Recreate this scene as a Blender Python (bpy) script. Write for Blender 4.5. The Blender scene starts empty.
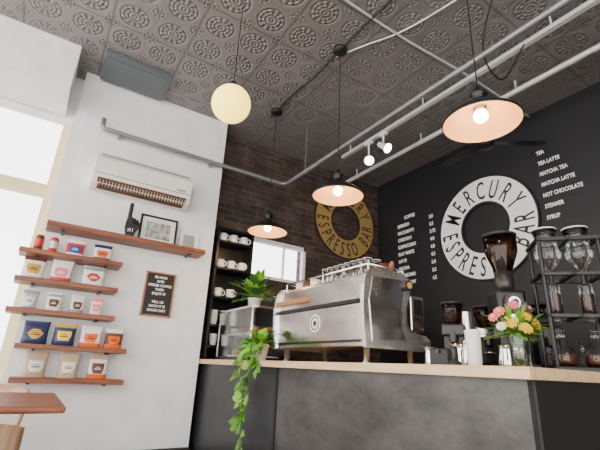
import bpy, math, random
from mathutils import Matrix, Vector
random.seed(7)
D=bpy.data; S=bpy.context.scene
PI=math.pi
# ------------------------------------------------------------ materials
def newmat(name):
    m=D.materials.new(name); m.use_nodes=True
    nt=m.node_tree; b=nt.nodes['Principled BSDF']
    return m,nt,b
def pm(name,col,rough=.5,metal=0.,emit=None,es=0.,bump=0.,bscale=40.,var=0.,vscale=6.,coat=0.):
    m,nt,b=newmat(name)
    c=(col[0],col[1],col[2],1)
    b.inputs['Base Color'].default_value=c
    b.inputs['Roughness'].default_value=rough
    b.inputs['Metallic'].default_value=metal
    if coat: b.inputs['Coat Weight'].default_value=coat
    if emit:
        b.inputs['Emission Color'].default_value=(*emit,1); b.inputs['Emission Strength'].default_value=es
    tc=nt.nodes.new('ShaderNodeTexCoord')
    n=nt.nodes.new('ShaderNodeTexNoise'); n.inputs['Scale'].default_value=vscale; n.inputs['Detail'].default_value=5
    nt.links.new(tc.outputs['Object'],n.inputs['Vector'])
    r=nt.nodes.new('ShaderNodeValToRGB')
    v=var if var else .06
    r.color_ramp.elements[0].position=.3; r.color_ramp.elements[1].position=.7
    r.color_ramp.elements[0].color=(*[x*(1-v) for x in col],1)
    r.color_ramp.elements[1].color=(*[min(1,x*(1+v)) for x in col],1)
    nt.links.new(n.outputs['Fac'],r.inputs['Fac']); nt.links.new(r.outputs['Color'],b.inputs['Base Color'])
    if bump:
        n2=nt.nodes.new('ShaderNodeTexNoise'); n2.inputs['Scale'].default_value=bscale; n2.inputs['Detail'].default_value=4
        nt.links.new(tc.outputs['Object'],n2.inputs['Vector'])
        bp=nt.nodes.new('ShaderNodeBump'); bp.inputs['Strength'].default_value=bump; bp.inputs['Distance'].default_value=.01
        nt.links.new(n2.outputs['Fac'],bp.inputs['Height']); nt.links.new(bp.outputs['Normal'],b.inputs['Normal'])
    return m
def wood(name,c1,c2,rough=.45,scale=3.,axis='X'):
    m,nt,b=newmat(name)
    tc=nt.nodes.new('ShaderNodeTexCoord'); mp=nt.nodes.new('ShaderNodeMapping')
    mp.inputs['Scale'].default_value={'X':(1,14,14),'Y':(14,1,14),'Z':(14,14,1)}[axis]
    n=nt.nodes.new('ShaderNodeTexNoise'); n.inputs['Scale'].default_value=scale; n.inputs['Detail'].default_value=6
    n.inputs['Distortion'].default_value=.6
    r=nt.nodes.new('ShaderNodeValToRGB'); r.color_ramp.elements[0].position=.35; r.color_ramp.elements[1].position=.65
    r.color_ramp.elements[0].color=(*c1,1); r.color_ramp.elements[1].color=(*c2,1)
    L=nt.links.new
    L(tc.outputs['Object'],mp.inputs['Vector']); L(mp.outputs['Vector'],n.inputs['Vector'])
    L(n.outputs['Fac'],r.inputs['Fac']); L(r.outputs['Color'],b.inputs['Base Color'])
    b.inputs['Roughness'].default_value=rough
    return m
def glassmat(name,tint=(1,1,1),refl=.9):
    m=D.materials.new(name); m.use_nodes=True; nt=m.node_tree; nt.nodes.clear()
    o=nt.nodes.new('ShaderNodeOutputMaterial'); mx=nt.nodes.new('ShaderNodeMixShader')
    t=nt.nodes.new('ShaderNodeBsdfTransparent'); t.inputs['Color'].default_value=(*tint,1)
    g=nt.nodes.new('ShaderNodeBsdfGlossy'); g.inputs['Roughness'].default_value=.03
    lw=nt.nodes.new('ShaderNodeLayerWeight'); lw.inputs['Blend'].default_value=.35
    mt=nt.nodes.new('ShaderNodeMath'); mt.operation='MULTIPLY'; mt.inputs[1].default_value=refl
    L=nt.links.new
    L(lw.outputs['Fresnel'],mt.inputs[0]); L(mt.outputs[0],mx.inputs['Fac'])
    L(t.outputs[0],mx.inputs[1]); L(g.outputs[0],mx.inputs[2]); L(mx.outputs[0],o.inputs['Surface'])
    return m
def ceilingmat():
    m,nt,b=newmat('pressed_tin')
    L=nt.links.new
    def M(op,a,c=None,clamp=False):
        n=nt.nodes.new('ShaderNodeMath'); n.operation=op; n.use_clamp=clamp
        for i,x in enumerate((a,c)):
            if x is None: continue
            if isinstance(x,(int,float)): n.inputs[i].default_value=x
            else: L(x,n.inputs[i])
        return n.outputs[0]
    tc=nt.nodes.new('ShaderNodeTexCoord'); sp=nt.nodes.new('ShaderNodeSeparateXYZ'); L(tc.outputs['Object'],sp.inputs[0])
    T=.6
    def cell(off,size):
        px=M('SUBTRACT',M('FRACT',M('ADD',M('DIVIDE',sp.outputs[0],size),off+20)),.5)
        py=M('SUBTRACT',M('FRACT',M('ADD',M('DIVIDE',sp.outputs[1],size),off+20)),.5)
        r=M('SQRT',M('ADD',M('MULTIPLY',px,px),M('MULTIPLY',py,py)))
        th=M('ARCTAN2',py,px)
        return px,py,r,th
    px,py,r,th=cell(0.,T/2)
    rings=M('COSINE',M('MULTIPLY',r,62.))
    petal=M('COSINE',M('MULTIPLY',th,12.))
    mask=M('LESS_THAN',r,.40)
    pet=M('MULTIPLY',M('MULTIPLY',petal,M('LESS_THAN',M('ABSOLUTE',M('SUBTRACT',r,.27)),.09)),1.1)
    h1=M('MULTIPLY',M('ADD',M('MULTIPLY',rings,.8),pet),mask)
    ring=M('MULTIPLY',M('LESS_THAN',M('ABSOLUTE',M('SUBTRACT',r,.44)),.014),1.3)
    qx,qy,q,tq=cell(.5,T/2)
    h2=M('MULTIPLY',M('MULTIPLY',M('ADD',M('COSINE',M('MULTIPLY',q,70.)),M('COSINE',M('MULTIPLY',tq,8.))),M('LESS_THAN',q,.2)),.55)
    sx,sy,sr,sth=cell(0.,T)
    seam=M('GREATER_THAN',M('MAXIMUM',M('ABSOLUTE',sx),M('ABSOLUTE',sy)),.49)
    H=M('SUBTRACT',M('ADD',M('ADD',h1,ring),h2),M('MULTIPLY',seam,3.))
    bp=nt.nodes.new('ShaderNodeBump'); bp.inputs['Strength'].default_value=.8; bp.inputs['Distance'].default_value=.005
    L(H,bp.inputs['Height']); L(bp.outputs['Normal'],b.inputs['Normal'])
    ramp=nt.nodes.new('ShaderNodeValToRGB')
    ramp.color_ramp.elements[0].position=0.; ramp.color_ramp.elements[0].color=(.14,.122,.122,1)
    ramp.color_ramp.elements[1].position=1.; ramp.color_ramp.elements[1].color=(.36,.335,.33,1)
    f=M('ADD',M('MULTIPLY',H,.17),.48,True)  # relief shading painted into the colour: recesses darker, raised parts lighter; seams dark
    L(f,ramp.inputs['Fac']); L(ramp.outputs['Color'],b.inputs['Base Color'])
    b.inputs['Roughness'].default_value=.36; b.inputs['Metallic'].default_value=.3
    return m
def brickmat():
    m,nt,b=newmat('old_brick'); L=nt.links.new
    tc=nt.nodes.new('ShaderNodeTexCoord'); sp=nt.nodes.new('ShaderNodeSeparateXYZ'); cb=nt.nodes.new('ShaderNodeCombineXYZ')
    L(tc.outputs['Object'],sp.inputs[0]); L(sp.outputs[0],cb.inputs[0]); L(sp.outputs[2],cb.inputs[1])
    br=nt.nodes.new('ShaderNodeTexBrick'); L(cb.outputs[0],br.inputs['Vector'])
    br.inputs['Scale'].default_value=1.; br.inputs['Brick Width'].default_value=.2; br.inputs['Row Height'].default_value=.068
    br.inputs['Mortar Size'].default_value=.006; br.inputs['Mortar Smooth'].default_value=.4
    br.inputs['Color1'].default_value=(.032,.021,.018,1); br.inputs['Color2'].default_value=(.085,.050,.038,1)
    br.inputs['Mortar'].default_value=(.095,.08,.07,1)
    n=nt.nodes.new('ShaderNodeTexNoise'); n.inputs['Scale'].default_value=4; n.inputs['Detail'].default_value=9
    L(tc.outputs['Object'],n.inputs['Vector'])
    mx=nt.nodes.new('ShaderNodeMix'); mx.data_type='RGBA'; mx.blend_type='MULTIPLY'; mx.inputs[0].default_value=.9
    r=nt.nodes.new('ShaderNodeValToRGB'); r.color_ramp.elements[0].position=.35; r.color_ramp.elements[1].position=.65
    r.color_ramp.elements[0].color=(.35,.35,.35,1); r.color_ramp.elements[1].color=(1.35,1.25,1.2,1)
    L(n.outputs['Fac'],r.inputs['Fac']); L(br.outputs['Color'],mx.inputs[6]); L(r.outputs['Color'],mx.inputs[7])
    L(mx.outputs[2],b.inputs['Base Color'])
    bp=nt.nodes.new('ShaderNodeBump'); bp.inputs['Strength'].default_value=.8; bp.inputs['Distance'].default_value=.01; bp.invert=True
    L(br.outputs['Fac'],bp.inputs['Height']); L(bp.outputs['Normal'],b.inputs['Normal'])
    b.inputs['Roughness'].default_value=.75
    return m
def steelsheet(name,c0,c1):
    m,nt,b=newmat(name); L=nt.links.new
    tc=nt.nodes.new('ShaderNodeTexCoord')
    mp=nt.nodes.new('ShaderNodeMapping'); mp.inputs['Scale'].default_value=(1,1,1.8); L(tc.outputs['Object'],mp.inputs[0])
    n=nt.nodes.new('ShaderNodeTexNoise'); n.inputs['Scale'].default_value=2.2; n.inputs['Detail'].default_value=11; n.inputs['Roughness'].default_value=.75
    L(mp.outputs[0],n.inputs['Vector'])
    r=nt.nodes.new('ShaderNodeValToRGB'); r.color_ramp.elements[0].position=.32; r.color_ramp.elements[1].position=.72
    r.color_ramp.elements[0].color=(*c0,1); r.color_ramp.elements[1].color=(*c1,1)
    L(n.outputs['Fac'],r.inputs['Fac']); L(r.outputs['Color'],b.inputs['Base Color'])
    b.inputs['Metallic'].default_value=.5; b.inputs['Roughness'].default_value=.38
    return m
MT={}
def mk():
    g=MT
    g['white']=pm('wall_paint_white',(.85,.865,.88),.6,bump=.05,bscale=60)
    g['trimw']=pm('trim_white',(.82,.82,.81),.5)
    g['cream']=pm('cream_frame',(.84,.72,.42),.5)
    g['black']=pm('blackboard_paint',(.010,.010,.013),.5,var=.3,vscale=2)
    g['tin']=ceilingmat(); g['brick']=brickmat()
    g['floor']=pm('floor_concrete',(.36,.33,.30),.35,var=.2,vscale=1.5)
    g['blockgrey']=pm('light_block_grey',(.35,.34,.33),.7,var=.1,vscale=2)
    g['steelA']=steelsheet('counter_steel',(.030,.029,.030),(.125,.120,.116))
    g['steelB']=steelsheet('counter_steel_dark',(.022,.022,.026),(.062,.062,.066))
    g['darkpanel']=pm('dark_panel',(.014,.014,.014),.5)
    g['topwood']=wood('maple_top',(.60,.40,.20),(.74,.53,.31),axis='Y')
    g['walnut']=wood('walnut',(.15,.04,.015),(.30,.10,.042),axis='X')
    g['tablewood']=wood('table_wood',(.17,.045,.024),(.30,.095,.045),axis='X')
    g['chairwood']=wood('chair_wood',(.50,.30,.18),(.64,.42,.27),axis='Z')
    g['lightwood']=wood('light_wood',(.34,.13,.05),(.47,.21,.09),axis='Z')
    g['bmetal']=pm('black_metal',(.010,.010,.011),.35,.3)
    g['bplastic']=pm('black_plastic',(.016,.016,.016),.4)
    g['chrome']=pm('brushed_steel',(.78,.75,.72),.2,1.,var=.1,vscale=14)
    g['sidechrome']=pm('side_panel_steel',(.78,.76,.74),.24,.9,var=.08,vscale=5)
    g['polish']=pm('polished_steel',(.80,.80,.80),.12,1.)
    g['galv']=pm('galvanised_pipe',(.27,.275,.28),.35,.5)
    g['pipew']=pm('conduit_light',(.70,.70,.70),.35,.3)
    g['acw']=pm('ac_plastic',(.86,.83,.75),.35)
    g['acg']=pm('ac_slot',(.11,.05,.025),.5)  # dark slot; its orange tint is reflected warm light put into the colour
    g['vent']=pm('vent_grey',(.12,.135,.15),.4,.2)
    g['shadein']=pm('shade_inner',(.52,.29,.15),.5)
    g['bulb']=pm('bulb',(1,.9,.7),.3,emit=(1,.84,.55),es=20)
    g['globe']=pm('opal_globe',(.9,.70,.2),.3,emit=(1,.70,.10),es=3.2)
    g['signw']=pm('sign_white',(.85,.85,.85),.5)
    g['signg']=pm('sign_gold',(.36,.235,.075),.5,var=.12,vscale=3)
    g['ink']=pm('ink_black',(.008,.008,.008),.5)
    g['inkb']=pm('ink_brown',(.03,.018,.012),.5)
    g['chalk']=pm('chalk_white',(.88,.88,.88),.7)
    g['ceram']=pm('ceramic_white',(.84,.83,.81),.25)
    g['paper']=pm('paper_white',(.84,.81,.77),.7)
    g['photo']=pm('photo_print',(.35,.36,.37),.5,var=.8,vscale=22)
    g['leaf']=pm('leaf_green',(.07,.23,.010),.4,var=.35,vscale=9)
    g['leafl']=pm('leaf_light',(.17,.40,.025),.4,var=.3,vscale=9)
    g['leafd']=pm('leaf_dark',(.025,.09,.018),.45,var=.3,vscale=9)
    g['glass']=glassmat('clear_glass',(.93,.95,.95),.8)
    g['caseglass']=glassmat('case_glass',(.93,.96,.95),.3)
    g['glasst']=glassmat('smoke_hopper',(.50,.37,.29),.6)
    g['winglass']=glassmat('window_glass',(.97,.98,1),.3)
    g['water']=glassmat('water_tint',(.75,.85,.78),.6)
    g['red']=pm('c_red',(.62,.02,.015),.4); g['orange']=pm('c_orange',(.80,.14,.015),.4)
    g['navy']=pm('c_navy',(.010,.020,.085),.4); g['blue']=pm('c_blue',(.02,.07,.40),.4)
    g['gold']=pm('c_gold',(.60,.37,.05),.4); g['yellow']=pm('c_yellow',(.95,.62,.01),.5)
    g['kraft']=pm('c_kraft',(.54,.39,.25),.6); g['silver']=pm('c_silver',(.55,.55,.57),.3,.5)
    g['brown']=pm('c_brown',(.12,.04,.02),.5); g['pink']=pm('c_pink',(.92,.20,.25),.5)
    g['purple']=pm('c_purple',(.38,.06,.40),.5); g['white2']=pm('c_white',(.84,.83,.82),.5)
    g['grey']=pm('c_grey',(.33,.33,.33),.5)
    g['beans']=pm('beans',(.06,.026,.014),.6,bump=.6,bscale=90)
    g['facade']=pm('facade',(.52,.50,.46),.8,var=.15,vscale=1.2); g['fwin']=pm('facade_window',(.16,.20,.22),.2)
    g['walk']=pm('sidewalk',(.55,.54,.52),.8)
mk()
# ------------------------------------------------------------ mesh builder
class B:
    def __init__(s): s.v=[]; s.f=[]; s.mi=[]; s.sm=[]; s.mats=[]; s.T=Matrix.Identity(4)
    def m(s,k):
        if k not in s.mats: s.mats.append(k)
        return s.mats.index(k)
    def add(s,vs,fs,k,smooth=False,T=None):
        o=len(s.v); i=s.m(k)
        X=s.T@T if T is not None else s.T
        s.v+= [tuple(X@Vector(p)) for p in vs]
        for f in fs: s.f.append(tuple(a+o for a in f)); s.mi.append(i); s.sm.append(smooth)
        return s
    def box(s,a,b,k,bev=0.):
        x0,y0,z0=[min(a[i],b[i]) for i in range(3)]; x1,y1,z1=[max(a[i],b[i]) for i in range(3)]
        if bev<=0:
            v=[(x0,y0,z0),(x1,y0,z0),(x1,y1,z0),(x0,y1,z0),(x0,y0,z1),(x1,y0,z1),(x1,y1,z1),(x0,y1,z1)]
            return s.add(v,[(3,2,1,0),(4,5,6,7),(0,1,5,4),(1,2,6,5),(2,3,7,6),(3,0,4,7)],k)
        c=min(bev,(x1-x0)/2.01,(y1-y0)/2.01,(z1-z0)/2.01)
        import bmesh
        bm=bmesh.new(); bmesh.ops.create_cube(bm,size=1)
        for w in bm.verts: w.co=Vector(((x0+x1)/2+w.co.x*(x1-x0),(y0+y1)/2+w.co.y*(y1-y0),(z0+z1)/2+w.co.z*(z1-z0)))
        bmesh.ops.bevel(bm,geom=bm.edges[:],offset=c,segments=3,affect='EDGES',profile=.5)
        bm.verts.index_update()
        v=[tuple(w.co) for w in bm.verts]; f=[tuple(w.index for w in q.verts) for q in bm.faces]; bm.free()
        return s.add(v,f,k)
    def lathe(s,prof,k,c=(0,0,0),n=28,T=None,smooth=True,cap=True):
        vs=[];fs=[]
        for (r,z) in prof:
            for i in range(n):
                a=2*PI*i/n; vs.append((c[0]+r*math.cos(a),c[1]+r*math.sin(a),c[2]+z))
        for j in range(len(prof)-1):
            for i in range(n):
                i2=(i+1)%n; fs.append((j*n+i,j*n+i2,(j+1)*n+i2,(j+1)*n+i))
        if cap:
            if prof[0][0]>1e-4: fs.append(tuple(reversed(range(n))))
            if prof[-1][0]>1e-4: fs.append(tuple((len(prof)-1)*n+i for i in range(n)))
        return s.add(vs,fs,k,smooth,T)
    def cyl(s,p,q,r,k,r2=None,n=16,smooth=True):
        p=Vector(p);q=Vector(q); d=q-p; L=d.length
        T=Matrix.Translation(p)@d.to_track_quat('Z','Y').to_matrix().to_4x4()
        r2=r if r2 is None else r2
        vs=[];fs=[]
        for (rr,z) in ((r,0),(r2,L)):
            for i in range(n):
                a=2*PI*i/n; vs.append((rr*math.cos(a),rr*math.sin(a),z))
        for i in range(n): fs.append((i,(i+1)%n,n+(i+1)%n,n+i))
        s.add(vs,fs,k,smooth,T)
        s.add(vs[:n],[tuple(reversed(range(n)))],k,False,T); s.add(vs[n:],[tuple(range(n))],k,False,T)
        return s
    def tube(s,pts,r,k,n=8,closed=False):
        pts=[Vector(p) for p in pts]; N=len(pts); vs=[];fs=[]
        up=Vector((0,0,1)); prev=None
        for i,p in enumerate(pts):
            a=pts[i-1] if (i>0 or closed) else p; b=pts[(i+1)%N] if (i<N-1 or closed) else p
            t=(b-a).normalized()
            if prev is None:
                u=t.cross(up)
                if u.length<.05: u=t.cross(Vector((1,0,0)))
            else: u=prev-t*prev.dot(t)
            u.normalize(); prev=u; w=t.cross(u)
            rr=r[i] if isinstance(r,(list,tuple)) else r
            for j in range(n):
                an=2*PI*j/n; vs.append(tuple(p+u*rr*math.cos(an)+w*rr*math.sin(an)))
        for i in range(N if closed else N-1):
            i2=(i+1)%N
            for j in range(n):
                j2=(j+1)%n; fs.append((i*n+j,i*n+j2,i2*n+j2,i2*n+j))
        if not closed: fs.append(tuple(reversed(range(n)))); fs.append(tuple((N-1)*n+j for j in range(n)))
        return s.add(vs,fs,k,True)
    def sph(s,c,r,k,n=20,m=12,sc=(1,1,1)):
        prof=[(r*math.sin(PI*j/m)*1.,-r*math.cos(PI*j/m)) for j in range(m+1)]
        prof[0]=(1e-5,-r); prof[-1]=(1e-5,r)
        T=Matrix.Translation(c)@Matrix.Diagonal((*sc,1))
        return s.lathe(prof,k,n=n,T=T,cap=False)
    def prism(s,poly,axis,a,b,k,smooth=False):
        def P(p,t): return {'y':(p[0],t,p[1]),'x':(t,p[0],p[1]),'z':(p[0],p[1],t)}[axis]
        n=len(poly); vs=[P(p,a) for p in poly]+[P(p,b) for p in poly]
        s.add(vs,[(i,(i+1)%n,n+(i+1)%n,n+i) for i in range(n)],k,smooth)
        s.add(vs,[tuple(reversed(range(n))),tuple(range(n,2*n))],k,False)
        return s
    def ring(s,c,r0,r1,k,T,t=.02,n=64):
        vs=[];fs=[]
        for (r,z) in ((r0,0),(r1,0),(r1,t),(r0,t)):
            for i in range(n):
                a=2*PI*i/n; vs.append((r*math.cos(a),r*math.sin(a),z))
        for j in range(4):
            j2=(j+1)%4
            for i in range(n):
                i2=(i+1)%n; fs.append((j*n+i,j*n+i2,j2*n+i2,j2*n+i))
        return s.add(vs,fs,k,False,T)
    def leaf(s,p,d,nrm,L,W,k):
        p=Vector(p); d=Vector(d).normalized(); nrm=Vector(nrm)
        u=d.cross(nrm)
        if u.length<.01: u=d.cross(Vector((.3,1,.2)))
        u.normalize(); w=u.cross(d)
        pts=[p,p+d*L*.12+u*W*.42-w*W*.08,p+d*L*.45+u*W*.5+w*W*.06,p+d*L*.8+u*W*.24+w*0,p+d*L-w*W*.15,
             p+d*L*.8-u*W*.24,p+d*L*.45-u*W*.5+w*W*.06,p+d*L*.12-u*W*.42-w*W*.08,p+d*L*.45-w*W*.05]
        return s.add([tuple(q) for q in pts],[(0,1,2,8),(8,2,3,4),(0,8,6,7),(8,4,5,6)],k,True)
    def text(s,txt,size,k,T,sx=1.,align='LEFT',ext=.002,bold=0.):
        cu=D.curves.new('t','FONT'); cu.body=txt; cu.size=size; cu.extrude=ext; cu.align_x=align; cu.resolution_u=3
        cu.offset=bold
        o=D.objects.new('t',cu); S.collection.objects.link(o)
        bpy.context.view_layer.update()
        me=o.evaluated_get(bpy.context.evaluated_depsgraph_get()).to_mesh()
        vs=[tuple(v.co) for v in me.vertices]; fs=[tuple(p.vertices) for p in me.polygons]
        if vs: s.add(vs,fs,k,False,T@Matrix.Diagonal((sx,1,1,1)))
        o.to_mesh_clear(); D.objects.remove(o); D.curves.remove(cu)
        return s
    def obj(s,name,loc=(0,0,0),rz=0.):
        me=D.meshes.new(name); me.from_pydata(s.v,[],s.f)
        for k in s.mats: me.materials.append(MT[k])
        me.polygons.foreach_set('material_index',s.mi); me.polygons.foreach_set('use_smooth',s.sm)
        me.validate(); me.update()
        o=D.objects.new(name,me); S.collection.objects.link(o); o.location=loc; o.rotation_euler=(0,0,rz)
        return o
def catmull(pts,n=6):
    P=[Vector(p) for p in pts]; P=[P[0]]+P+[P[-1]]; out=[]
    for i in range(1,len(P)-2):
        for j in range(n):
            t=j/n; a,b,c,d=P[i-1],P[i],P[i+1],P[i+2]
            out.append(.5*((2*b)+(-a+c)*t+(2*a-5*b+4*c-d)*t*t+(-a+3*b-3*c+d)*t**3))
    out.append(P[-2]); return out
def frameT(o,r,u):
    r=Vector(r);u=Vector(u);n=r.cross(u)
    return Matrix(((r.x,u.x,n.x,o[0]),(r.y,u.y,n.y,o[1]),(r.z,u.z,n.z,o[2]),(0,0,0,1)))
# ------------------------------------------------------------ room
ZC=3.51; CT=.99
XL=-4.0; YB=-3.2
B().box((XL,YB,-.1),(3.9,4.2,0),'floor').obj('floor')
B().box((XL,YB,ZC),(3.9,4.2,ZC+.1),'tin').obj('ceiling')
b=B()
WX0,WX1,WZ0,WZ1=1.86,2.60,1.88,2.34
b.box((1.35,4.0,0),(WX0,4.2,ZC),'brick'); b.box((WX1,4.0,0),(3.8,4.2,ZC),'brick')
b.box((WX0,4.0,0),(WX1,4.2,WZ0),'brick'); b.box((WX0,4.0,WZ1),(WX1,4.2,ZC),'brick'); b.obj('wall_back')
B().box((-.09,3.8,0),(1.35,4.2,ZC),'white').obj('wall_left')
B().box((3.8,YB,0),(3.9,4.2,ZC),'black').obj('wall_right')
B().box((.9,YB-.1,0),(3.9,YB,ZC),'blockgrey').obj('wall_rear_light_block')  # unseen wall added behind the camera to block light from the right rear
b=B().box((XL,3.95,0),(-.09,4.15,.55),'white').box((XL,3.95,3.16),(-.09,4.15,ZC),'white'); b.obj('wall_front')
B().box((XL,3.46,3.06),(-.17,3.95,ZC),'white').obj('trim_soffit')
b=B()
for x in (-.13,-.95,-1.75,-2.55,-3.35): b.box((x-.035,3.97,.55),(x+.035,4.05,3.16),'cream')
b.box((XL,3.96,.55),(-.09,4.06,.61),'cream'); b.box((XL,3.96,2.27),(-.09,4.06,2.37),'cream'); b.box((XL,3.96,3.02),(-.09,4.06,3.16),'trimw')
b.box((XL,4.0,.61),(-.12,4.005,3.02),'winglass'); b.obj('window_1')
b=B()
b.box((WX0,4.0,WZ0),(WX0+.035,4.06,WZ1),'trimw').box((WX1-.035,4.0,WZ0),(WX1,4.06,WZ1),'trimw')
b.box((WX0,4.0,WZ0),(WX1,4.06,WZ0+.035),'trimw').box((WX0,4.0,WZ1-.045),(WX1,4.06,WZ1),'trimw').box((2.30,4.01,WZ0),(2.315,4.05,WZ1),'trimw')
b.box((WX0,4.03,WZ0),(WX1,4.035,WZ1),'winglass'); b.obj('window_2')
B().box((-.08,3.76,0),(1.35,3.8,.27),'ink').obj('baseboard_left')
B().box((-14,4.2,-.15),(8,16,-.02),'walk').obj('sidewalk')
b=B().box((-14,14,-.02),(-2.2,16,4.6),'facade')
for i in range(6):
    for z in (.9,2.9): b.box((-13+i*1.8,13.95,z),(-12+i*1.8,14,z+1.2),'fwin')
b.box((-14,13.8,4.4),(-2.1,14,4.6),'trimw'); b.obj('street_building')
# ------------------------------------------------------------ counter
b=B()
b.box((1.40,2.43,.08),(2.15,3.99,CT-.04),'steelB'); b.box((1.40,.79,.08),(2.15,2.425,CT-.04),'steelA')
b.box((2.15,.79,.08),(2.75,1.72,CT-.04),'darkpanel'); b.box((1.42,.775,.0),(2.75,.80,CT-.04),'darkpanel')
b.box((1.44,.80,0),(2.1,3.99,.08),'ink')
b.box((1.392,2.415,.08),(1.40,2.44,CT-.04),'bmetal')
b.box((1.36,.755,CT-.04),(2.17,3.99,CT),'topwood',.004); b.box((2.17,.755,CT-.04),(2.77,1.74,CT),'topwood',.004)
b.obj('bar_counter')
b=B(); b.box((3.25,-.5,0),(3.79,3.6,.90),'darkpanel').box((3.22,-.52,.90),(3.79,3.62,.94),'steelB'); b.obj('back_counter')
# ------------------------------------------------------------ shelves
def shelf(x0,x1,z,th=.035,y0=3.58):
    b=B().box((x0,y0,z-th),(x1,3.8,z),'walnut',.003)
    for x in (x0+.12,x1-.12): b.box((x-.01,3.66,z-th-.012),(x+.01,3.8,z-th),'bmetal')
    b.obj('display_shelf')
shelf(-.08,1.21,1.955,.04)
rows=[(-.21,.52,1.715),(-.19,.52,1.50),(-.19,.54,1.275),(-.08,.67,1.03),(-.06,.69,.80)]
for x0,x1,z in rows: shelf(x0,x1,z)
def bag(x,z,w,h,main,band,label,y=3.69,th=.055,round_=False,base=None):
    b=B(); L=10; vs=[];fs=[];n=16
    def TH(t): return th/2*(1-t**2.0)*(.85+.4*math.sin(min(1,t*1.8)*PI))+.003
    for j in range(L+1):
        t=j/L; zz=h*t; ww=w/2*(1-.06*math.sin(t*PI)-(.05 if t==0 else 0))
        tt=TH(t)
        if j>=L-1: tt=.003
        for i in range(n):
            a=2*PI*i/n; ca,sa=math.cos(a),math.sin(a)
            vs.append((ww*math.copysign(abs(ca)**.7,ca),tt*math.copysign(abs(sa)**.75,sa),zz))
    for j in range(L):
        for i in range(n):
            i2=(i+1)%n; k=band if j>=L-2 else (base if (base and j<2) else main)
            fs.append((k,(j*n+i,j*n+i2,(j+1)*n+i2,(j+1)*n+i)))
    for k in dict.fromkeys((main,band,base or main)):
        ff=[f for kk,f in fs if kk==k]
        if ff: b.add(vs,ff,k,True)
    b.add(vs,[tuple(reversed(range(n))),tuple(L*n+i for i in range(n))],main)
    lab=[];lf=[]
    for j in range(5):
        t=.22+.42*j/4; tt=TH(t)+.004
        for i in range(5):
            u=-1+2*i/4
            uw=u*(math.sqrt(max(.1,1-((j-2)/2)**2*.8)) if round_ else 1)
            lab.append((uw*w*.31,-(tt*(1-abs(u)**3*.25)),h*t))
    for j in range(4):
        for i in range(4): lf.append((j*5+i,j*5+i+1,(j+1)*5+i+1,(j+1)*5+i))
    b.add(lab,lf,label,True)
    tt=TH(.42)+.006
    ik='ink' if label in('white2','paper','yellow','gold','silver','orange') else 'chalk'
    b.box((-w*.17,-tt-.001,h*.38),(w*.17,-tt+.003,h*.42),ik); b.box((-w*.12,-tt-.001,h*.47),(w*.12,-tt+.003,h*.49),ik)
    b.obj('coffee_bag',(x,y,z+.001),random.uniform(-.12,.12))
def can(x,z,r,h,k1,k2):
    b=B().lathe([(r*.96,0),(r,.004),(r,h*.3)],k1).lathe([(r,h*.3),(r,h*.75)],k2,cap=False).lathe([(r,h*.75),(r,h-.02),(r*.8,h-.005),(r*.8,h)],k1)
    b.obj('coffee_tin',(x,3.69,z+.001))
z=rows[0][2]
can(-.1,z,.032,.13,'brown','red'); can(.0,z,.032,.13,'red','silver')
bag(.155,z,.135,.14,'red','white2','blue',base='white2'); bag(.36,z,.14,.14,'white2','navy','orange',base='brown')
z=rows[1][2]
bag(-.09,z,.15,.175,'white2','brown','gold'); bag(.10,z,.15,.175,'white2','white2','pink',base='red'); bag(.33,z,.17,.165,'white2','silver','red',round_=True)
z=rows[2][2]
bag(-.06,z,.105,.14,'silver','grey','white2'); bag(.10,z,.105,.14,'white2','silver','brown'); bag(.26,z,.10,.14,'white2','paper','brown',base='grey'); bag(.40,z,.09,.135,'white2','pink','pink')
z=rows[3][2]
bag(.03,z,.17,.165,'navy','navy','gold',round_=True); bag(.22,z,.155,.165,'navy','gold','yellow'); bag(.405,z,.155,.16,'white2','paper','orange',base='orange'); bag(.575,z,.14,.15,'brown','white2','orange',base='orange')
z=rows[4][2]
bag(.08,z,.15,.18,'kraft','kraft','white2'); bag(.295,z,.14,.18,'kraft','kraft','paper'); bag(.50,z,.14,.18,'paper','kraft','brown',base='orange')
zt=1.955
b=B()
b.box((-.04,-.012,0),(.04,.012,.03),'ink',.008)
b.prism([(-.032,.02),(.032,.02),(.052,.10),(.05,.17),(-.045,.17),(-.05,.10)],'y',-.018,.018,'ink')
b.box((-.042,-.02,.15),(-.008,.02,.33),'ink',.013)
for i in range(3): b.box((-.012+i*.022,-.024,.13),(.009+i*.022,.018,.195-.006*i),'ink',.009)
b.tube(catmull([(.04,-.005,.09),(.062,-.014,.12),(.045,-.028,.15),(.01,-.032,.155)]),.014,'ink')
b.text('#1',.05,'chalk',frameT((-.028,-.0185,.06),(1,0,0),(0,0,1)))
b.obj('foam_hand_figure',(.54,3.69,zt))
def frame(x0,x1,h,y,k,mat,pic,name='picture_frame',bw=.018,z=zt,tilt=True):
    w=x1-x0; b=B()
    b.box((-w/2,-.01,0),(-w/2+bw,.01,h),k).box((w/2-bw,-.01,0),(w/2,.01,h),k).box((-w/2,-.01,0),(w/2,.01,bw),k).box((-w/2,-.01,h-bw),(w/2,.01,h),k)
    b.box((-w/2+bw,0,bw),(w/2-bw,.006,h-bw),mat)
    m=.06 if w>.25 else .035
    b.box((-w/2+m,-.003,m),(w/2-m,.0,h-m),pic)
    b.box((-w/2+.01,.006,.01),(w/2-.01,.01,h-.01),'grey')
    o=b.obj(name,((x0+x1)/2,y,z)); 
    if tilt: o.rotation_euler=(-.08,0,0)
    return o
frame(.62,.96,.28,3.74,'ink','paper','photo'); frame(1.0,1.18,.20,3.75,'trimw','paper','grey')
b=B()
b.box((.77,3.78,1.335),(1.015,3.8,1.71),'ink')
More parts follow.
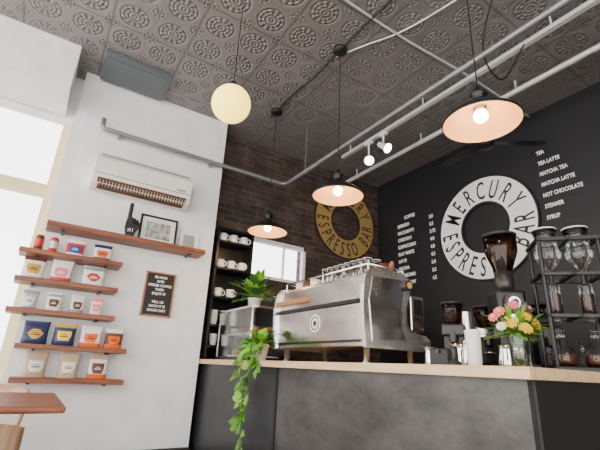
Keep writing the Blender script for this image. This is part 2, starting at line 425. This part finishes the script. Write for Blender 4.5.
for a,c in (((.76,3.772,1.325),(.772,3.8,1.72)),((1.013,3.772,1.325),(1.025,3.8,1.72)),((.76,3.772,1.325),(1.025,3.8,1.337)),((.76,3.772,1.708),(1.025,3.8,1.72))): b.box(a,c,'lightwood')
for i,t in enumerate(['BE KIND','AND','ORDER COFFEE','THEN','ENJOY IT','','TELL US','HOW IT IS','GOOD DAY']):
    if t: b.text(t,.03,'chalk',frameT((.893,3.778,1.665-i*.037),(1,0,0),(0,0,1)),align='CENTER',bold=.0006)
b.obj('letter_board')
# AC
b=B()
prof=[(3.80,2.36),(3.69,2.345),(3.63,2.372),(3.60,2.42),(3.592,2.50),(3.598,2.60),(3.625,2.635),(3.80,2.64)]
b.prism(prof,'x',.15,1.0,'acw')
b.prism([(3.626,2.374),(3.688,2.346),(3.682,2.340),(3.618,2.368)],'x',.20,.95,'acg')
b.prism([(3.598,2.42),(3.622,2.384),(3.616,2.378),(3.590,2.415)],'x',.19,.96,'acg')
for i in range(30): b.box((.21+i*.0255,3.60,2.352),(.213+i*.0255,3.625,2.40),'acw')
b.box((.155,3.588,2.455),(.995,3.60,2.460),'grey')
for i in range(5): b.box((.18,3.60+i*.03,2.636),(.97,3.61+i*.03,2.644),'grey')
b.box((.86,3.586,2.475),(.94,3.60,2.49),'grey')
b.obj('air_conditioner')
# vent
b=B().box((.02,3.36,ZC-.05),(.60,3.76,ZC),'vent',.006)
b.box((.05,3.39,ZC-.055),(.57,3.73,ZC-.05),'vent'); b.obj('ceiling_vent')
# pipes
b=B()
pz=2.94
b.tube([(.14,3.72,pz+.10),(.14,3.72,pz+.02),(.155,3.72,pz),(.2,3.72,pz),(1.0,3.72,pz),(2.02,3.72,pz),(2.07,3.70,pz),(2.09,3.65,pz),(2.09,2,pz),(2.09,-3,pz)],.021,'galv',12)
for x in (.3,1.2): b.box((x-.012,3.72,pz-.028),(x+.012,3.8,pz+.028),'galv')
for y in (3.3,.2): b.cyl((2.09,y,pz),(2.09,y,ZC),.004,'galv',n=6)
b.obj('conduit_pipe')
def rail(x,z,y0,y1,r,k='pipew',name='conduit_pipe'):
    b=B(); b.cyl((x,y0,z),(x,y1,z),r,k)
    y=y0+.15
    while y<y1: b.box((x-.008,y-.008,z),(x+.008,y+.008,ZC),k); y+=1.1
    b.obj(name)
rail(3.2,3.40,-3,4.0,.026)
b=B(); b.box((2.70,-3,3.375),(2.74,3.45,3.41),'pipew')
for y in (-2,-.5,1,2.2,3.3): b.cyl((2.717,y,3.41),(2.717,y,ZC),.008,'pipew')
b.obj('lighting_track')
def spot(x,y,z,d):
    b=B(); b.cyl((x,y,3.38),(x,y,z+.05),.01,'trimw'); b.box((x-.02,y-.05,3.35),(x+.02,y+.05,3.38),'trimw')
    p=Vector((x,y,z)); d=Vector(d).normalized()
    b.cyl(p-d*.07,p+d*.02,.03,'trimw',.035); b.cyl(p+d*.02,p+d*.07,.035,'trimw',.055); b.cyl(p+d*.066,p+d*.073,.048,'bulb')
    b.obj('track_spotlight')
spot(2.717,2.75,3.22,(.1,-.7,-.6)); spot(2.717,2.98,3.16,(-.5,-.6,-.6))
b=B(); b.tube(catmull([(1.67,3.37,ZC-.02),(1.66,2.9,ZC-.015),(1.68,2.6,ZC-.02),(1.67,2.2,ZC-.015),(1.66,1.7,ZC-.02),(1.67,1.0,ZC-.02),(1.66,0,ZC-.02)]),.007,'ink'); b.obj('ceiling_cable')
b=B(); b.tube(catmull([(1.2,1.75,ZC-.02),(2,1.77,ZC-.015),(2.8,1.74,ZC-.02),(3.8,1.76,ZC-.02)]),.009,'pipew'); b.obj('ceiling_cable')
b=B(); b.tube(catmull([(2.7,1.2,3.38),(2.6,1.35,3.1),(2.3,1.3,3.2),(2.1,1.0,3.45),(2.0,.6,ZC-.01)]),.006,'ink'); b.obj('ceiling_cable')
b=B(); b.tube(catmull([(1.69,2.25,ZC-.015),(1.8,2.0,ZC-.02),(1.95,1.7,ZC-.015),(2.05,1.2,ZC-.02),(2.1,.6,ZC-.015)]),.006,'trimw'); b.obj('ceiling_cable')
# pendants
def pendant(x,y,zr=2.15):
    b=B()
    b.lathe([(.06,-.03),(.06,-.005),(.04,0)],'ink',(x,y,ZC))
    b.cyl((x,y,zr+.2),(x,y,ZC-.02),.0035,'ink',n=8)
    R=.187
    out=[(R,0),(R+.003,.006),(R*.93,.028),(R*.72,.062),(R*.45,.088),(.055,.10),(.035,.115),(.032,.155),(.045,.165),(.045,.175),(.02,.185),(.018,.21),(.006,.225)]
    b.lathe(out,'bmetal',(x,y,zr),40,cap=False)
    inn=[(R+.001,.0005),(R-.003,.001),(R*.92,.022),(R*.71,.055),(R*.44,.080),(.03,.092)]
    b.lathe(inn[1:],'shadein',(x,y,zr),40,cap=False); b.lathe(inn[:2],'bmetal',(x,y,zr),40,cap=False)
    b.cyl((x,y,zr+.07),(x,y,zr+.10),.025,'ceram'); b.sph((x,y,zr+.045),.036,'bulb')
    b.obj('pendant_lamp')
    l=D.lights.new('pendant_bulb_light','POINT'); l.energy=7; l.color=(1,.66,.34); l.shadow_soft_size=.04
    o=D.objects.new('pendant_bulb_light',l); o.location=(x,y,zr-.02); S.collection.objects.link(o)
for y in (3.25,2.17,1.0): pendant(1.67,y)
b=B(); gx,gy,gz=.73,2.04,2.47
b.sph((gx,gy,gz),.12,'globe',32,20); b.cyl((gx,gy,gz+.112),(gx,gy,gz+.15),.035,'bmetal',.025); b.cyl((gx,gy,gz+.15),(gx,gy,ZC-.01),.003,'ink',n=8)
b.lathe([(.055,-.025),(.055,0)],'ink',(gx,gy,ZC)); b.obj('globe_pendant_lamp')
# signs
def sign(T,R,base,ink,hole,name):
    b=B()
    b.ring((0,0,0),R*.50,R,base,T,.02,96); b.ring((0,0,0),R,R*1.03,ink,T,.022,96); b.ring((0,0,0),R*.46,R*.51,ink,T,.022,64)
    h=R*.38
    def ch(c,ang,rad,flip):
        p=(rad*math.sin(ang),rad*math.cos(ang)); rot=-ang+(PI if flip else 0)
        M=T@Matrix.Translation((p[0],p[1],.021))@Matrix.Rotation(rot,4,'Z')@Matrix.Translation((0,-h*.5,0))
        b.text(c,h*1.38,ink,M,sx=.5,align='CENTER',ext=.001,bold=.002)
    s='MERCURY'
    for i,c in enumerate(s): ch(c,math.radians(-64+128*i/6),R*.755,False)
    s='ESPRESSO BAR'
    for i,c in enumerate(s):
        if c!=' ': ch(c,math.radians(180+88-176*i/11),R*.755,True)
    b.obj(name)
sign(frameT((3.795,2.37,2.45),(0,-1,0),(0,0,1)),.555,'signw','ink',0,'round_wall_sign')
sign(frameT((3.20,3.995,2.81),(1,0,0),(0,0,1)),.485,'signg','inkb',0,'round_wall_sign')
b=B()
for i,t in enumerate(['TEA','TEA LATTE','MATCHA TEA','MATCHA LATTE','HOT CHOCOLATE','STEAMER','SYRUP']):
    b.text(t,.056,'chalk',frameT((3.797,1.75,3.03-i*.112),(0,-1,0),(0,0,1)),sx=.72,bold=.0012)
b.obj('menu_lettering')
b=B()
T0=lambda y,z:frameT((3.797,y,z),(0,-1,0),(0,0,1))
b.text('COFFEE',.065,'chalk',T0(3.50,2.86),sx=.8,bold=.0015)
for i,(t,p) in enumerate([('ESPRESSO','3.0'),('MACCHIATO','3.5'),('CORTADO','3.75'),('CAPPUCCINO','4.0'),('FLAT WHITE','4.0'),('LATTE','4.5'),('MOCHA','5.0'),('AMERICANO','3.5'),('COLD BREW','4.5')]):
    b.text(t,.062,'chalk',T0(3.62,2.76-i*.095),sx=.75,bold=.0015); b.text(p,.062,'chalk',T0(3.1,2.76-i*.095),sx=.8,bold=.0015)
b.obj('menu_lettering')
# mug shelf
b=B(); mx0,mx1,my0,my1=1.38,1.78,3.76,3.99
for x in (mx0,mx1-.02):
    b.box((x,my0,CT),(x+.02,my1,2.28),'bmetal')
lev=[1.12,1.31,1.58,1.87,2.15]
for z in lev+[2.28]: b.box((mx0,my0,z-.02),(mx1,my1,z),'bmetal')
b.box((mx0,my1-.01,CT),(mx1,my1,2.28),'bmetal'); b.obj('mug_shelf')
def mug(x,y,z,r=.042,h=.085,k='ceram',rz=None):
    b=B().lathe([(r*.75,0),(r*.95,.008),(r,.03),(r,h),(r*.93,h),(r*.92,.03),(.001,.012)],k,cap=False)
    b.lathe([(.001,0),(r*.75,0)],k,cap=False)
    b.tube([(r*.95+.028*math.sin(a),0,h*.5+.026*math.cos(a)) for a in [PI*i/8 for i in range(9)]],.0055,k,6)
    b.obj('coffee_mug',(x,y,z+.001),rz if rz is not None else random.uniform(-1.2,-.2))
for z in (2.15,1.87): 
    for x in (1.46,1.58,1.70): mug(x,3.83,z)
for x in (1.47,1.60): mug(x,3.83,1.58)
for z,xs in ((1.31,(1.46,1.56,1.67)),(1.12,(1.48,1.6))):
    for x in xs:
        b=B()
        for i in range(3 if z>1.2 else 2):
            b.lathe([(.026,0+i*.035),(.038,.065+i*.035),(.040,.068+i*.035),(.038,.07+i*.035),(.025,.006+i*.035)],'paper',cap=False)
        b.lathe([(.001,0),(.026,0)],'paper',cap=False); b.obj('paper_cup_stack',(x,3.84,z+.001))
# ------------------------------------------------------------ espresso machine
b=B()
y0,y1=1.78,2.84
for x in (1.66,2.02):
    for y in (y0+.08,y1-.08): b.lathe([(.028,0),(.03,.006),(.018,.02),(.018,.10)],'polish',(x,y,CT),16)
prof=[(1.60,1.09),(1.585,1.33),(1.60,1.345),(1.585,1.36),(1.615,1.50),(1.64,1.525),(1.98,1.525),(1.99,1.44),(1.93,1.40),(1.84,1.39),(1.84,1.17),(2.10,1.16),(2.11,1.09)]
b.prism(prof,'y',y0+.03,y1-.03,'chrome')
side=[(1.59,1.08),(1.572,1.2),(1.568,1.35),(1.575,1.44),(1.59,1.50),(1.62,1.535),(1.67,1.548),(1.8,1.552),(1.90,1.545),(1.95,1.52),(1.965,1.47),(1.95,1.40),(1.92,1.34),(1.915,1.24),(1.95,1.19),(2.08,1.175),(2.12,1.15),(2.12,1.10),(2.10,1.08)]
for ya,yb in ((y0,y0+.03),(y1-.03,y1)): b.prism(side,'y',ya,yb,'sidechrome')
b.prism([(1.63,1.12),(1.61,1.35),(1.64,1.49),(1.88,1.50),(1.90,1.46),(1.87,1.34),(1.87,1.2),(1.9,1.14)],'y',y0-.004,y0,'chrome')
b.box((1.578,y0+.05,1.338),(1.60,y1-.05,1.352),'ink')
b.box((1.578,2.38,1.40),(1.60,y1-.04,1.43),'lightwood')
b.box((1.592,y0+.06,1.11),(1.60,y1-.06,1.125),'ink')
Tl=frameT((1.5895,2.29,1.24),(0,-1,0),(0,0,1)); b.ring(0,.0,.058,'white2',Tl,.004,32); b.ring(0,.038,.046,'ink',Tl,.006,32); b.ring(0,.0,.018,'ink',Tl,.006,24)
rail_pts=[(1.65,y0+.05,1.58),(1.95,y0+.05,1.58),(1.95,y1-.05,1.58),(1.65,y1-.05,1.58)]
b.tube(rail_pts,.006,'polish',8,True)
for x,y,z in rail_pts+[(1.65,2.3,0),(1.95,2.3,0)]: b.cyl((x,y,1.52),(x,y,1.58),.005,'polish',n=8)
for y in (1.95,2.31,2.64):
    b.cyl((1.92,y,1.33),(1.92,y,1.42),.038,'polish'); b.cyl((1.92,y,1.30),(1.92,y,1.33),.034,'chrome')
    b.cyl((1.95,y,1.315),(2.12,y,1.30),.012,'lightwood',.016)
    b.cyl((1.92,y,1.525),(1.92,y,1.57),.02,'polish'); b.tube([(1.92,y,1.565),(1.94,y,1.60),(1.97,y,1.64),(1.98,y,1.67)],[.01,.018,.02,.012],'lightwood')
for y in (y0+.09,y1-.09):
    b.tube(catmull([(1.97,y,1.43),(2.04,y,1.40),(2.06,y,1.30),(2.09,y,1.17)]),.006,'polish'); b.cyl((1.99,y,1.475),(2.03,y,1.475),.022,'bplastic')
b.box((1.86,y0+.06,1.16),(2.08,y1-.06,1.172),'ink')
b.cyl((1.92,y0-.03,1.47),(1.92,y0,1.47),.032,'bplastic'); b.cyl((1.92,y0-.034,1.47),(1.92,y0-.03,1.47),.02,'gold')
b.box((1.98,y0+.02,1.20),(2.10,y0+.16,1.42),'chrome',.01); b.box((2.0,y0+.015,1.30),(2.08,y0+.02,1.40),'ink')
b.obj('espresso_machine')
for r_ in range(2):
  for i in range(8):
    y=1.88+i*.062
    b=B().lathe([(.024,0),(.030,.10),(.028,.10),(.022,.006)],'glass',cap=False).lathe([(.001,.001),(.024,.001)],'glass',cap=False)
    b.tube([(.028+.02*math.sin(a),0,.055+.025*math.cos(a)) for a in [PI*i/8 for i in range(9)]],.004,'ceram',6)
    b.lathe([(.029,.098),(.031,.102),(.028,.102)],'ceram',cap=False)
    b.obj('drinking_glass',(1.69+r_*.075,y,1.527),random.uniform(-3,3))
for i in range(7): mug(1.85,1.90+i*.115,1.526,.036,.095,'ceram' if i%3 else 'brown')
for i in range(3): mug(1.72,2.50+i*.1,1.526,.036,.06,'brown' if i==1 else 'ceram')
# ------------------------------------------------------------ pastry case
b=B(); cx0,cx1,cy0,cy1,ct=1.46,1.84,3.0,3.68,1.42
b.box((cx0,cy0,CT),(cx1,cy1,CT+.03),'bmetal'); b.box((cx0,cy0,ct-.015),(cx1,cy1,ct),'chrome')
for x in (cx0,cx1-.012):
    for y in (cy0,cy1-.012): b.box((x,y,CT+.03),(x+.012,y+.012,ct-.015),'chrome')
b.box((cx1-.012,cy0+.012,CT+.03),(cx1-.008,cy1-.012,ct-.015),'darkpanel')
b.box((cx0+.002,cy0+.012,CT+.03),(cx0+.006,cy1-.012,ct-.015),'caseglass'); b.box((cx0+.012,cy0+.002,CT+.03),(cx1-.012,cy0+.006,ct-.015),'caseglass')
b.box((cx0+.012,cy0+.012,1.20),(cx1-.012,cy1-.012,1.206),'caseglass')
for (y,z) in ((3.12,1.02),(3.3,1.02),(3.48,1.02),(3.15,1.206),(3.38,1.206),(3.55,1.206)):
    b.box((cx0+.06,y-.07,z),(cx1-.08,y+.07,z+.012),'white2')
    for i in range(3): b.sph((cx0+.11+i*.07,y,z+.04),.04,random.choice(['lightwood','kraft','brown']),12,8,(1,1.2,.7))
b.obj('pastry_case')
def bush(b,c,n,R,L,W,ks,up=.6):
    for i in range(n):
        a=random.uniform(0,2*PI); e=random.uniform(-.1,1.2)
        d=Vector((math.cos(a)*math.cos(e),math.sin(a)*math.cos(e),math.sin(e)*up+.15)).normalized()
        p=Vector(c)+d*R*random.uniform(.3,1)
        b.tube([c,(Vector(c)+p)/2+Vector((0,0,.015)),p],.0016,'leaf',4)
        b.leaf(p,d+Vector((0,0,-.4)),(0,0,1),L*random.uniform(.7,1.2),W*random.uniform(.8,1.2),random.choice(ks))
b=B(); b.lathe([(.045,0),(.06,.10),(.065,.10),(.06,.09),(.001,.09)],'ceram',(1.62,3.3,1.421))
bush(b,(1.62,3.3,1.51),75,.20,.11,.055,['leaf','leafl','leafd'],1.5); b.obj('potted_plant')
b=B(); pc=(1.46,2.82,CT)
b.lathe([(.05,0),(.07,.11),(.075,.11),(.07,.1),(.001,.1)],'ceram',pc)
bush(b,(1.46,2.82,CT+.11),40,.11,.08,.055,['leaf','leafl'],.8)
def vine(pts,n):
    P=catmull(pts,8); b.tube(P,.0028,'leaf',5)
    for i in range(n):
        p=P[int(len(P)*(.12+.88*i/n))-1]; a=random.uniform(0,2*PI)
        d=Vector((-.35+.3*math.cos(a),math.sin(a),random.uniform(-.9,.1)))
        b.leaf(p+d*.015,d,(-1,0,.4),random.uniform(.06,.095),random.uniform(.05,.068),random.choice(['leaf','leafl','leafl','leaf']))
vine([(1.45,2.8,1.10),(1.37,2.75,1.12),(1.335,2.70,1.0),(1.33,2.72,.8),(1.33,2.76,.62),(1.33,2.72,.40)],36)
vine([(1.45,2.8,1.10),(1.38,2.83,1.12),(1.34,2.86,.98),(1.34,2.84,.82),(1.335,2.80,.7),(1.34,2.83,.5)],34)
vine([(1.45,2.75,1.10),(1.37,2.64,1.12),(1.34,2.60,1.02),(1.34,2.61,.93)],12)
b.obj('trailing_pothos_plant')
b=B(); b.lathe([(.05,0),(.07,.1),(.001,.09)],'ceram',(-.42,3.85,.612)); bush(b,(-.42,3.85,.71),40,.12,.09,.045,['leafl','leaf'],1.2)
b.box((-.6,3.76,.585),(-.25,3.95,.612),'trimw'); b.obj('window_sill_plant')
# flowers
b=B(); vx,vy=1.66,.95
b.lathe([(.034,0),(.038,.01),(.036,.06),(.040,.12),(.043,.135),(.041,.135),(.038,.12),(.034,.06),(.034,.012),(.001,.01)],'glass',(vx,vy,CT),cap=False)
b.lathe([(.001,.011),(.033,.012),(.034,.06),(.036,.09),(.001,.09)],'water',(vx,vy,CT),cap=False)
def blossom(c,r,k,kc):
    d=Vector((c[0]-vx,c[1]-vy,.06)).normalized()+Vector((-.5,-.6,.1)); d.normalize()
    T=Matrix.Translation(c)@d.to_track_quat('Z','Y').to_matrix().to_4x4()
    for lay,(n,rr,zz) in enumerate(((9,r,0),(7,r*.7,.008))):
        for i in range(n):
            a=2*PI*i/n+lay*.3; ca,sa=math.cos(a),math.sin(a); w=rr*.36
            pts=[(0,0,zz),(rr*.6*ca-w*sa,rr*.6*sa+w*ca,zz+.006),(rr*ca,rr*sa,zz+.002),(rr*.6*ca+w*sa,rr*.6*sa-w*ca,zz+.006)]
            b.add(pts,[(0,3,2,1)],k,True,T)
    b.sph(tuple(T@Vector((0,0,.01))),r*.25,kc,8,6)
fl=[(-.07,-.01,.19,.036,'yellow','gold'),(-.03,-.06,.165,.032,'yellow','gold'),(-.08,.03,.235,.03,'pink','yellow'),(-.04,-.02,.262,.028,'pink','gold'),
    (-.10,.05,.21,.026,'pink','yellow'),(.03,-.05,.25,.024,'purple','yellow'),(.05,-.03,.22,.03,'yellow','gold'),(.08,-.01,.26,.026,'white2','yellow'),
    (.01,.0,.275,.024,'purple','gold'),(.09,-.04,.20,.028,'white2','gold'),(.04,-.07,.18,.026,'yellow','brown'),(-.11,.01,.17,.024,'white2','yellow'),(.0,-.05,.215,.026,'yellow','gold'),(.11,.0,.235,.024,'yellow','gold')]
for dx,dy,z,r,k,kc in fl:
    dx*=.85; dy*=.85; r*=.9; z=.15+(z-.165)*.95
    p=(vx+dx,vy+dy,CT+z); b.tube(catmull([(vx+dx*-.15,vy+dy*-.15,CT+.015),(vx+dx*.25,vy+dy*.25,CT+.12),p],4),.0018,'leaf',5); blossom(p,r,k,kc)
bush(b,(vx,vy,CT+.12),60,.11,.06,.020,['leaf','leafl','leafl','leafd'],.9)
b.obj('flower_vase')
b=B().lathe([(.024,0),(.028,.004),(.031,.13),(.033,.135),(.033,.142),(.028,.146),(.001,.148)],'ceram'); b.obj('travel_tumbler',(1.55,1.08,CT))
# ------------------------------------------------------------ big grinder
b=B()
b.box((-.09,-.12,0),(.09,.13,.035),'bmetal',.01); b.box((-.055,0,.035),(.055,.11,.30),'bmetal',.012); b.box((-.075,-.085,.27),(.075,.12,.42),'bmetal',.02)
b.cyl((0,-.11,.345),(0,-.085,.345),.05,'bplastic'); b.cyl((0,-.112,.345),(0,-.11,.345),.03,'chrome'); b.cyl((0,-.13,.345),(0,-.11,.345),.016,'bplastic')
b.cyl((0,-.1,.18),(0,-.1,.28),.022,'chrome',.03); b.lathe([(.035,.035),(.045,.10),(.045,.13)],'polish',(0,-.07,0))
b.lathe([(.04,.42),(.05,.45),(.05,.53)],'bplastic'); 
b.lathe([(.045,.53),(.088,.65),(.090,.74),(.088,.74),(.086,.65),(.043,.53)],'glasst',cap=False)
b.lathe([(.001,.532),(.042,.532),(.068,.605),(.001,.615)],'beans',cap=False)
b.lathe([(.094,.74),(.094,.752),(.06,.765),(.015,.77),(.015,.78)],'bplastic')
b.obj('coffee_grinder',(2.19,1.29,CT),-.7)
def grinder(x,y,rz,top='bplastic'):
    b=B()
    b.box((-.07,-.09,0),(.07,.09,.03),'bmetal',.008); b.box((-.06,-.03,.03),(.06,.09,.22),'bmetal',.015); b.box((-.065,-.07,.18),(.065,.09,.25),top,.012)
    b.cyl((0,-.06,.14),(0,-.045,.2),.02,'bplastic',.03); b.tube([(-.03,-.08,.10),(.0,-.1,.10),(.03,-.08,.10)],.005,'polish')
    b.lathe([(.035,.25),(.06,.33),(.062,.37),(.06,.37),(.033,.25)],'glasst',cap=False); b.lathe([(.001,.252),(.033,.255),(.055,.32),(.001,.33)],'beans',cap=False); b.lathe([(.065,.37),(.065,.38),(.02,.39)],'bplastic')
    b.obj('coffee_grinder',(x,y,CT),rz)
grinder(2.12,1.60,-1.0); grinder(2.36,1.55,-.8,'chrome'); grinder(2.48,1.25,-.8)
def pitcher(x,y,s=1.,rz=-.8):
    b=B(); b.lathe([(.042*s,0),(.045*s,.01*s),(.044*s,.05*s),(.034*s,.095*s),(.036*s,.12*s),(.034*s,.12*s),(.03*s,.09*s),(.001,.01)],'polish',cap=False)
    b.tube(catmull([(.036*s,0,.10*s),(.07*s,0,.10*s),(.078*s,0,.06*s),(.045*s,0,.03*s)]),.004*s,'polish'); b.add([(-.034*s,-.014*s,.118*s),(-.034*s,.014*s,.118*s),(-.052*s,0,.128*s),(-.034*s,0,.10*s)],[(0,2,3),(1,3,2),(0,1,2)],'polish')
    b.obj('milk_pitcher',(x,y,CT),rz)
pitcher(1.92,1.42); pitcher(1.78,1.26,1.,-2); pitcher(1.93,1.62,.9); pitcher(1.98,1.20,.95,1)
b=B(); b.box((-.05,-.05,0),(.05,.05,.09),'ink',.01); b.cyl((-.07,0,.075),(.07,0,.075),.01,'bplastic'); b.obj('knock_box',(1.80,1.44,CT),.3)
for i,(x,y) in enumerate(((2.02,1.48),(1.66,1.26))):
    B().lathe([(.029,0),(.029,.02),(.012,.03),(.010,.05),(.018,.075),(.012,.09),(.001,.092)],'bplastic').obj('coffee_tamper',(x,y,CT))
# cold drip tower
b=B(); W=.15
b.box((-W,-.12,0),(W,.12,.03),'bmetal',.008)
for x in (-W+.015,W-.015):
    for y in (-.10,.10): b.cyl((x,y,.03),(x,y,.66),.011,'bmetal',n=10)
for z in (.26,.47): b.box((-W,-.115,z),(W,-.09,z+.015),'bmetal'); b.box((-W,.09,z),(W,.115,z+.015),'bmetal'); b.box((-W,-.115,z),(-W+.02,.115,z+.015),'bmetal'); b.box((W-.02,-.115,z),(W,.115,z+.015),'bmetal'); b.box((-.01,-.115,z),(.01,.115,z+.015),'bmetal')
for ya,yb in ((-.12,-.095),(.095,.12)): b.box((-W,ya,.655),(W,yb,.672),'bmetal')
for xa in (-W,W-.02,-.01): b.box((xa,-.12,.655),(xa+.02,.12,.672),'bmetal')
for x in (-.075,.075):
    T=Matrix.Translation((x,0,0))
    b.lathe([(.02,.50),(.03,.53),(.062,.57),(.068,.61),(.055,.65),(.05,.70),(.06,.735),(.058,.735),(.048,.70)],'glass',T=T,cap=False)
    b.ring(0,.045,.062,'bmetal',Matrix.Translation((x,0,.735)),.012,24)
    b.tube([(x+.06*math.cos(a),.06*math.sin(a),.745) for a in [2*PI*i/20 for i in range(20)]],.004,'ceram',6,True)
    b.cyl((x,0,.44),(x,0,.50),.012,'bplastic'); b.lathe([(.028,.29),(.034,.31),(.034,.44),(.03,.45)],'glass',T=T,cap=False); b.lathe([(.001,.30),(.031,.30),(.031,.39),(.001,.39)],'beans',T=T,cap=False)
    b.tube([(x+.025*math.cos(a),.025*math.sin(a),.29-a*.0022) for a in [i*.5 for i in range(40)]],.0035,'glass',5)
    b.lathe([(.02,.032),(.055,.035),(.06,.06),(.05,.12),(.02,.16),(.018,.20),(.024,.205),(.022,.205)],'glass',T=T,cap=False); b.lathe([(.001,.036),(.053,.037),(.056,.06),(.052,.09),(.001,.09)],'brown',T=T,cap=False)
b.obj('cold_drip_tower',(2.32,1.02,CT),-.85)
for i in range(9):
    y=.4+i*.16; k=random.choice(['brown','glass','ink','silver','glasst'])
    B().lathe([(.034,0),(.036,.01),(.036,.17),(.015,.21),(.013,.27),(.016,.275)],k).lathe([(.015,.275),(.015,.30),(.004,.31)],'bplastic').obj('syrup_bottle',(3.5,y,.94))
b=B(); b.box((3.32,2.2,.94),(3.68,2.65,1.35),'bmetal',.01); b.box((3.315,2.25,1.2),(3.32,2.6,1.32),'chrome'); b.cyl((3.40,2.42,1.35),(3.40,2.42,1.52),.06,'chrome'); b.cyl((3.29,2.32,1.26),(3.315,2.32,1.26),.02,'bplastic'); b.cyl((3.29,2.42,1.26),(3.315,2.42,1.26),.02,'bplastic'); b.tube([(3.32,2.42,1.14),(3.27,2.42,1.12),(3.27,2.42,1.06)],.008,'polish'); b.obj('batch_coffee_brewer')
# ceiling fan
b=B(); fx,fy,fz=3.2,1.9,3.03
b.cyl((fx,fy,fz+.08),(fx,fy,ZC),.012,'bmetal'); b.lathe([(.05,-.03),(.05,0)],'bmetal',(fx,fy,ZC)); b.lathe([(.03,-.06),(.07,-.045),(.08,0),(.07,.05),(.03,.08)],'bmetal',(fx,fy,fz))
for i in range(3):
    T=Matrix.Translation((fx,fy,fz))@Matrix.Rotation(PI*2/3*i-.62,4,'Z')@Matrix.Rotation(.15,4,'X')
    for zz,fo in ((0,1),(.006,-1)):
        b.add([(.07,-.02,zz),(.2,-.045,zz),(.50,-.055,zz),(.54,-.03,zz),(.54,.03,zz),(.50,.055,zz),(.2,.045,zz),(.07,.02,zz)],[tuple(range(8))[::fo]],'bmetal',False,T)
b.obj('ceiling_fan')
# table & chairs
b=B(); b.box((-1.05,2.15,.72),(.20,2.95,.75),'tablewood',.012); b.box((-.5,2.4,.03),(-.4,2.5,.72),'bmetal'); b.box((-.75,2.15,0),(-.15,2.75,.03),'bmetal',.01); b.box((-.7,2.3,.70),(-.2,2.7,.72),'bmetal'); b.obj('dining_table')
def chair(x,y,rz):
    b=B()
    b.lathe([(.001,.43),(.17,.43),(.19,.44),(.19,.455),(.17,.462),(.001,.458)],'chairwood',n=32,cap=False)
    for sx in (-1,1):
        b.tube(catmull([(sx*.14,.14,.43),(sx*.16,.17,.2),(sx*.18,.2,0)]),.014,'chairwood')
    for sx in (-1,1): b.tube(catmull([(sx*.18,-.2,0),(sx*.16,-.16,.3),(sx*.165,-.16,.46),(sx*.19,-.18,.62)]),.014,'chairwood')
    n=14; vs=[];fs=[]
    for j,(z,o) in enumerate(((.60,0),(.66,-.01),(.73,-.02),(.77,-.025))):
        for i in range(n+1):
            a=-1.05+2.1*i/n; zz=z-(.03*abs(a)**2 if j==3 else 0)+(.02*abs(a)**2 if j==0 else 0)
            for r in (.23,.215): vs.append((math.sin(a)*r,-math.cos(a)*r+o+.02,zz))
    m=2*(n+1)
    for j in range(3):
        for i in range(n):
            p=j*m+2*i; fs+=[(p,p+2,p+m+2,p+m),(p+1,p+m+1,p+m+3,p+3)]
    for i in range(n): fs.append((2*i,2*i+1,2*i+3,2*i+2)); p=3*m+2*i; fs.append((p,p+2,p+3,p+1))
    for j in range(3): fs.append((j*m,j*m+m,j*m+m+1,j*m+1)); p=j*m+2*n; fs.append((p,p+1,p+m+1,p+m))
    b.add(vs,fs,'chairwood',True)
    b.tube([(.15*math.cos(a),.15*math.sin(a),.22) for a in [2*PI*i/20 for i in range(20)]],.008,'chairwood',6,True)
    b.obj('dining_chair',(x,y,0),rz)
chair(-.15,1.76,0); chair(-.12,3.16,PI)
# ------------------------------------------------------------ light
w=D.worlds.new('daylight'); S.world=w; w.use_nodes=True
bg=w.node_tree.nodes['Background']; bg.inputs['Color'].default_value=(1,.97,.93,1); bg.inputs['Strength'].default_value=6.2
cd=D.cameras.new('camera'); cam=D.objects.new('camera',cd); S.collection.objects.link(cam); S.camera=cam
cd.sensor_width=36; cd.lens=405/600*36; cd.clip_start=.05
x=Vector((.8385,-.5429,.0461)).normalized(); y=Vector((-.2182,-.2567,.9416)); y=(y-x*x.dot(y)).normalized(); zz=x.cross(y)
cam.matrix_world=Matrix(((x.x,y.x,zz.x,0),(x.y,y.y,zz.y,0),(x.z,y.z,zz.z,.95),(0,0,0,1)))
